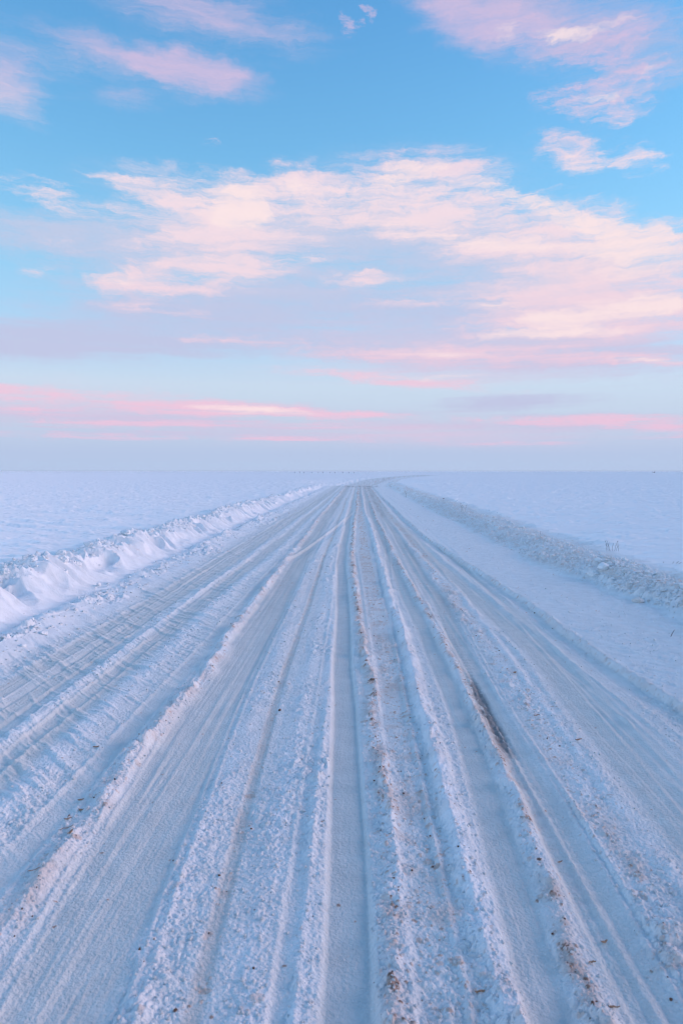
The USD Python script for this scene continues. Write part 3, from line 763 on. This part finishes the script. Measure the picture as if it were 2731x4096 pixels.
for a in [
    (-1.30, 2.91, .075, .007, 25, 'long dark straw lying left of the pinkish ridge, near the lower left edge'),
    (-1.27, 2.55, .055, .006, 20, 'lowest dark straw beside the pinkish ridge at the lower left'),
    (-1.25, 2.84, .040, .013, 60, 'pale leaf like scrap just right of the long dark straw'),
    (-1.34, 3.17, .032, .012, 10, 'dark brown scrap in the drift left of the ridge, uppermost of three in a row'),
    (-1.30, 3.08, .030, .012, -10, 'orange brown scrap in the drift left of the ridge, middle of three in a row'),
    (-1.33, 3.00, .038, .010, 15, 'brown scrap in the drift left of the ridge, lowest of three in a row'),
    (-1.51, 3.80, .040, .012, 0, 'pale brown scrap alone on the streaky snow in the left lane'),
    (-1.31, 3.99, .040, .014, 25, 'dark brown scrap on the crest of the pinkish left ridge'),
    (1.29, 3.96, .055, .014, 5, 'reddish brown scrap right of the dark bare patch, a step below it'),
    (1.15, 4.36, .045, .012, 0, 'thin brown scrap right of the lower end of the dark bare patch'),
    (1.22, 5.30, .040, .022, 20, 'dark brown crumbly scrap right of the upper end of the dark bare patch'),
    (.84, 2.27, .034, .010, 10, 'bright orange brown scrap in the right rut, upper of two near the bottom'),
    (.76, 2.15, .030, .008, 0, 'thin orange brown scrap on the gritty ridge, lower of two near the bottom'),
    (.83, 2.75, .030, .009, 10, 'dark brown scrap on the gritty ridge left of the scored rut'),
    (.37, 2.0, .036, .012, -5, 'dark scrap on the crumbly strip between the two central ridges'),
    (.76, 1.96, .040, .008, -20, 'curved orange brown scrap at the bottom edge of the picture')]:
    scrap(a[0], a[1], a[2] * .85, a[3] * .75, *a[4:])
for x, y, s, lab in [
    (-.76, 2.69, .010, 'single black speck of dirt on the pale snow of the broad left lane'), (-.55, 2.59, .015, 'upper dark dirt pellet in the narrow line left of centre'),
    (-.73, 2.17, .013, 'dark red brown pellet on the crumbly band left of the narrow line'), (-.54, 1.91, .016, 'lowest dark dirt pellet in the narrow line left of centre'),
    (.95, 2.01, .016, 'dark dirt pellet at the lower right edge'), (-.61, 5.09, .016, 'far small dirt pellet in the narrow line left of centre'),
    (-.53, 4.47, .026, 'largest dirt pellet in the narrow line left of centre'), (-.48, 2.95, .012, 'dark pellet beside a grey smear left of centre')]:
    lump('dirt_pellet', x, y, s * .8, rng, lab, 'dirt pellet', None, M_DIRT)


# dry weeds that stick out of the snow
def tube(points, r0, r1, sides=5):
    p = np.asarray(points, float); k = len(p)
    t = np.gradient(p, axis=0); t /= np.linalg.norm(t, axis=1, keepdims=True)
    a = np.cross(t, [0.3, 1, .1]); a /= np.linalg.norm(a, axis=1, keepdims=True); b = np.cross(t, a)
    ang = np.arange(sides) * 2 * math.pi / sides; r = np.linspace(r0, r1, k)
    v = p[:, None] + r[:, None, None] * (np.cos(ang)[None, :, None] * a[:, None] + np.sin(ang)[None, :, None] * b[:, None])
    i, j = np.meshgrid(np.arange(k - 1), np.arange(sides), indexing='ij')
    q = np.stack([i * sides + j, i * sides + (j + 1) % sides, (i + 1) * sides + (j + 1) % sides, (i + 1) * sides + j], -1).reshape(-1, 4)
    v = v.reshape(-1, 3)
    f = np.vstack([q[:, [0, 1, 2]], q[:, [0, 2, 3]]])
    cap = [(0, s + 1, s) for s in range(1, sides - 1)] + [((k - 1) * sides, (k - 1) * sides + s, (k - 1) * sides + s + 1) for s in range(1, sides - 1)]
    return v, np.vstack([f, cap])


def weed(x, y, stems, height, label, seed, spread=.3, thick=.0035, heads=True):
    r = np.random.default_rng(seed)
    path = numbered('/World/dry_weed')
    root = UsdGeom.Xform.Define(stage, path); root.AddTranslateOp().Set((x, y, float(on_ground(x, y)[0]) - .02))
    tag(root, label, 'dry weed')
    for i in range(stems):
        lean = r.uniform(-1, 1, 2) * spread; hh = height * r.uniform(.6, 1.0); base = r.uniform(-.08, .08, 2) * (stems > 1)
        s = np.linspace(0, 1, 7)
        pts = np.stack([base[0] + lean[0] * hh * s ** 1.5, base[1] + lean[1] * hh * s ** 1.5, hh * s], 1)
        st = usdkit.mesh(stage, numbered(f'{path}/stem'), tube(pts, thick, thick * .5), M_TWIG)
        if heads:
            parts = []
            for b in range(3):
                k0 = 3 + b; d = r.uniform(-1, 1, 2)
                q = pts[k0] + np.outer(np.linspace(0, 1, 4), [d[0] * .12 * height, d[1] * .12 * height, .14 * height])
                parts.append(trimesh.Trimesh(*tube(q, thick * .7, thick * .35, 4), process=False))
            mm = trimesh.util.concatenate(parts)
            usdkit.mesh(stage, f'{st.GetPath()}/side_shoot', mm, M_TWIG)


weed(4.32, 11.7, 8, .22, 'pale dry weed clump standing in the snow behind the right bank, the nearest clump', 12, .35, .0022)
weed(3.45 + .1, 23.4, 3, .34, 'thin dry weed standing on the right bank crest about half way along', 2, .25, .003)
weed(2.75, 40.5, 2, .5, 'far thin dry weed on the right bank near the bend of the road', 3, .15, .0035)
weed(2.95, 6.47, 1, .085, 'single short dark twig poking out of the smooth snow at the right edge', 4, .5, .004, False)
weed(4.5, 9.9, 4, .08, 'low bent twigs half buried behind the right bank at the right edge', 5, 1.6, .004, False)
weed(3.9, 14.8, 1, .16, 'single leaning straw behind the crest of the right bank', 6, .9, .003, False)

# fence posts on the horizon
def post(x, y, h):
    path = numbered('/World/fence_post')
    root = UsdGeom.Xform.Define(stage, path); root.AddTranslateOp().Set((x, y, float(on_ground(x, y)[0]) - .1))
    tag(root, 'tiny dark fence post in the row on the far snowy horizon left of the road', 'fence post', 'fence posts on the horizon')
    s = trimesh.creation.cylinder(radius=.13, height=h, sections=8); s.apply_translation((0, 0, h / 2))
    top = s.vertices[:, 2] > h * .9; s.vertices[top, :2] *= .8
    usdkit.mesh(stage, path + '/shaft', s, M_POST)
    c = trimesh.creation.icosphere(1, .15); c.apply_scale((1, 1, .5)); c.apply_translation((0, 0, h + .02))
    usdkit.mesh(stage, path + '/snow_cap', c, M_CLOD)


for i, x in enumerate((-43.4, -40.1, -36.9, -31.6, -27.6, -24.1, -19.7, -16.3, -11.1, -7.1, -3.6)):
    post(x, 458 + 3 * math.sin(i * 2.1), .95 + .12 * math.sin(i * 1.7))
# one low dark bush far out on the right
def bush():
    r = np.random.default_rng(9)
    path = '/World/distant_bush'
    root = UsdGeom.Xform.Define(stage, path); x, y = 255.0, 600.0
    root.AddTranslateOp().Set((x, y, float(on_ground(x, y)[0]))); tag(root, 'tiny dark bush on the horizon far right of the road', 'bush')
    for i in range(9):
        d = r.uniform(-1, 1, 2) * .9; s = np.linspace(0, 1, 5)
        pts = np.stack([r.uniform(-1, 1) + d[0] * s, r.uniform(-.4, .4) + d[1] * .4 * s, r.uniform(.8, 1.5) * s], 1)
        usdkit.mesh(stage, numbered(path + '/branch'), tube(pts, .09, .03), M_TWIG)


bush()

# ------------------------------------------------------------------ loose crumbs, too many to count
def crumbs(name, material, n, pick, smin, smax, seed):
    r = np.random.default_rng(seed)
    y = np.exp(r.uniform(math.log(1.55), math.log(14), n * 3)); x = r.uniform(-.62, .62, n * 3) * (y + .4) + .02 * y
    z, d, p, part, b, a = terrain(x, y)
    ok = r.random(n * 3) < pick(a, d, part)
    x, y, z, a = x[ok][:n], y[ok][:n], z[ok][:n], a[ok][:n]
    k = len(x)
    pi = UsdGeom.PointInstancer.Define(stage, f'/World/{name}')
    protos = []
    for i in range(5):
        path = f'/World/{name}/crumb_{i:03d}' if i else f'/World/{name}/crumb'
        v, f = lump_mesh(np.random.default_rng(seed + i), 1.0, .8, 1)
        usdkit.mesh(stage, path, (v, f), material, smooth=50); protos.append(path)
    pi.CreatePrototypesRel().SetTargets(protos)
    s = (smin + (smax - smin) * r.random(k) ** 2.5) * (.75 + .08 * np.minimum(y, 8))
    pi.CreatePositionsAttr(Vt.Vec3fArray.FromNumpy(np.stack([x, y, z + .18 * s], 1).astype(np.float32)))
    pi.CreateScalesAttr(Vt.Vec3fArray.FromNumpy(np.repeat(s[:, None], 3, 1).astype(np.float32)))
    pi.CreateProtoIndicesAttr(Vt.IntArray.FromNumpy(r.integers(0, 5, k).astype(np.int32)))
    h = r.uniform(0, math.pi, k)
    pi.CreateOrientationsAttr(Vt.QuathArray([Gf.Quath(float(math.cos(t)), 0, 0, float(math.sin(t))) for t in h]))
    tag(pi, kind='stuff')


crumbs('snow_crumbs', M_CLOD, 12000, lambda a, d, p: np.clip(a - .45, 0, 1) * .8, .004, .016, 41)
crumbs('grit_crumbs', M_DIRT, 3500, lambda a, d, p: np.clip(d * 1.2 - .02, 0, 1) * np.clip(a, 0, 1) * (p < 14), .003, .010, 51)

def bank_lumps(name, material, n, place, smin, smax, seed):
    r = np.random.default_rng(seed)
    y = np.exp(r.uniform(math.log(4.5), math.log(48), n)); x = place(r, y, n)
    z = on_ground(x + bend(y), y)
    pi = UsdGeom.PointInstancer.Define(stage, f'/World/{name}')
    protos = []
    for i in range(5):
        path = f'/World/{name}/lump_{i:03d}' if i else f'/World/{name}/lump'
        usdkit.mesh(stage, path, lump_mesh(np.random.default_rng(seed + i), 1.0, .75, 1), material, smooth=40); protos.append(path)
    pi.CreatePrototypesRel().SetTargets(protos)
    s = smin + (smax - smin) * r.random(n) ** 2.2
    pi.CreatePositionsAttr(Vt.Vec3fArray.FromNumpy(np.stack([x + bend(y), y, z + .12 * s], 1).astype(np.float32)))
    pi.CreateScalesAttr(Vt.Vec3fArray.FromNumpy(np.repeat(s[:, None], 3, 1).astype(np.float32)))
    pi.CreateProtoIndicesAttr(Vt.IntArray.FromNumpy(r.integers(0, 5, n).astype(np.int32)))
    h = r.uniform(0, math.pi, n)
    pi.CreateOrientationsAttr(Vt.QuathArray([Gf.Quath(float(math.cos(q)), 0, 0, float(math.sin(q))) for q in h]))
    tag(pi, kind='stuff')


bank_lumps('snow_rubble', M_CLOD, 5200, lambda r, y, n: FOOT_RIGHT(y) + .02 + r.random(n) ** .8 * (CRESTS[1] + .2 - FOOT_RIGHT(y)), .014, .055, 61)
bank_lumps('gritty_rubble', M_GREY, 1600, lambda r, y, n: FOOT_RIGHT(y) + .02 + r.random(n) ** 1.2 * (CRESTS[1] - FOOT_RIGHT(y)), .012, .045, 71)
bank_lumps('crest_rubble', M_CLOD, 1500, lambda r, y, n: -4.45 + r.normal(0, .17, n), .015, .06, 81)
bank_lumps('drift_rubble', M_CLOD, 900, lambda r, y, n: -3.2 + r.normal(0, .17, n), .012, .045, 91)
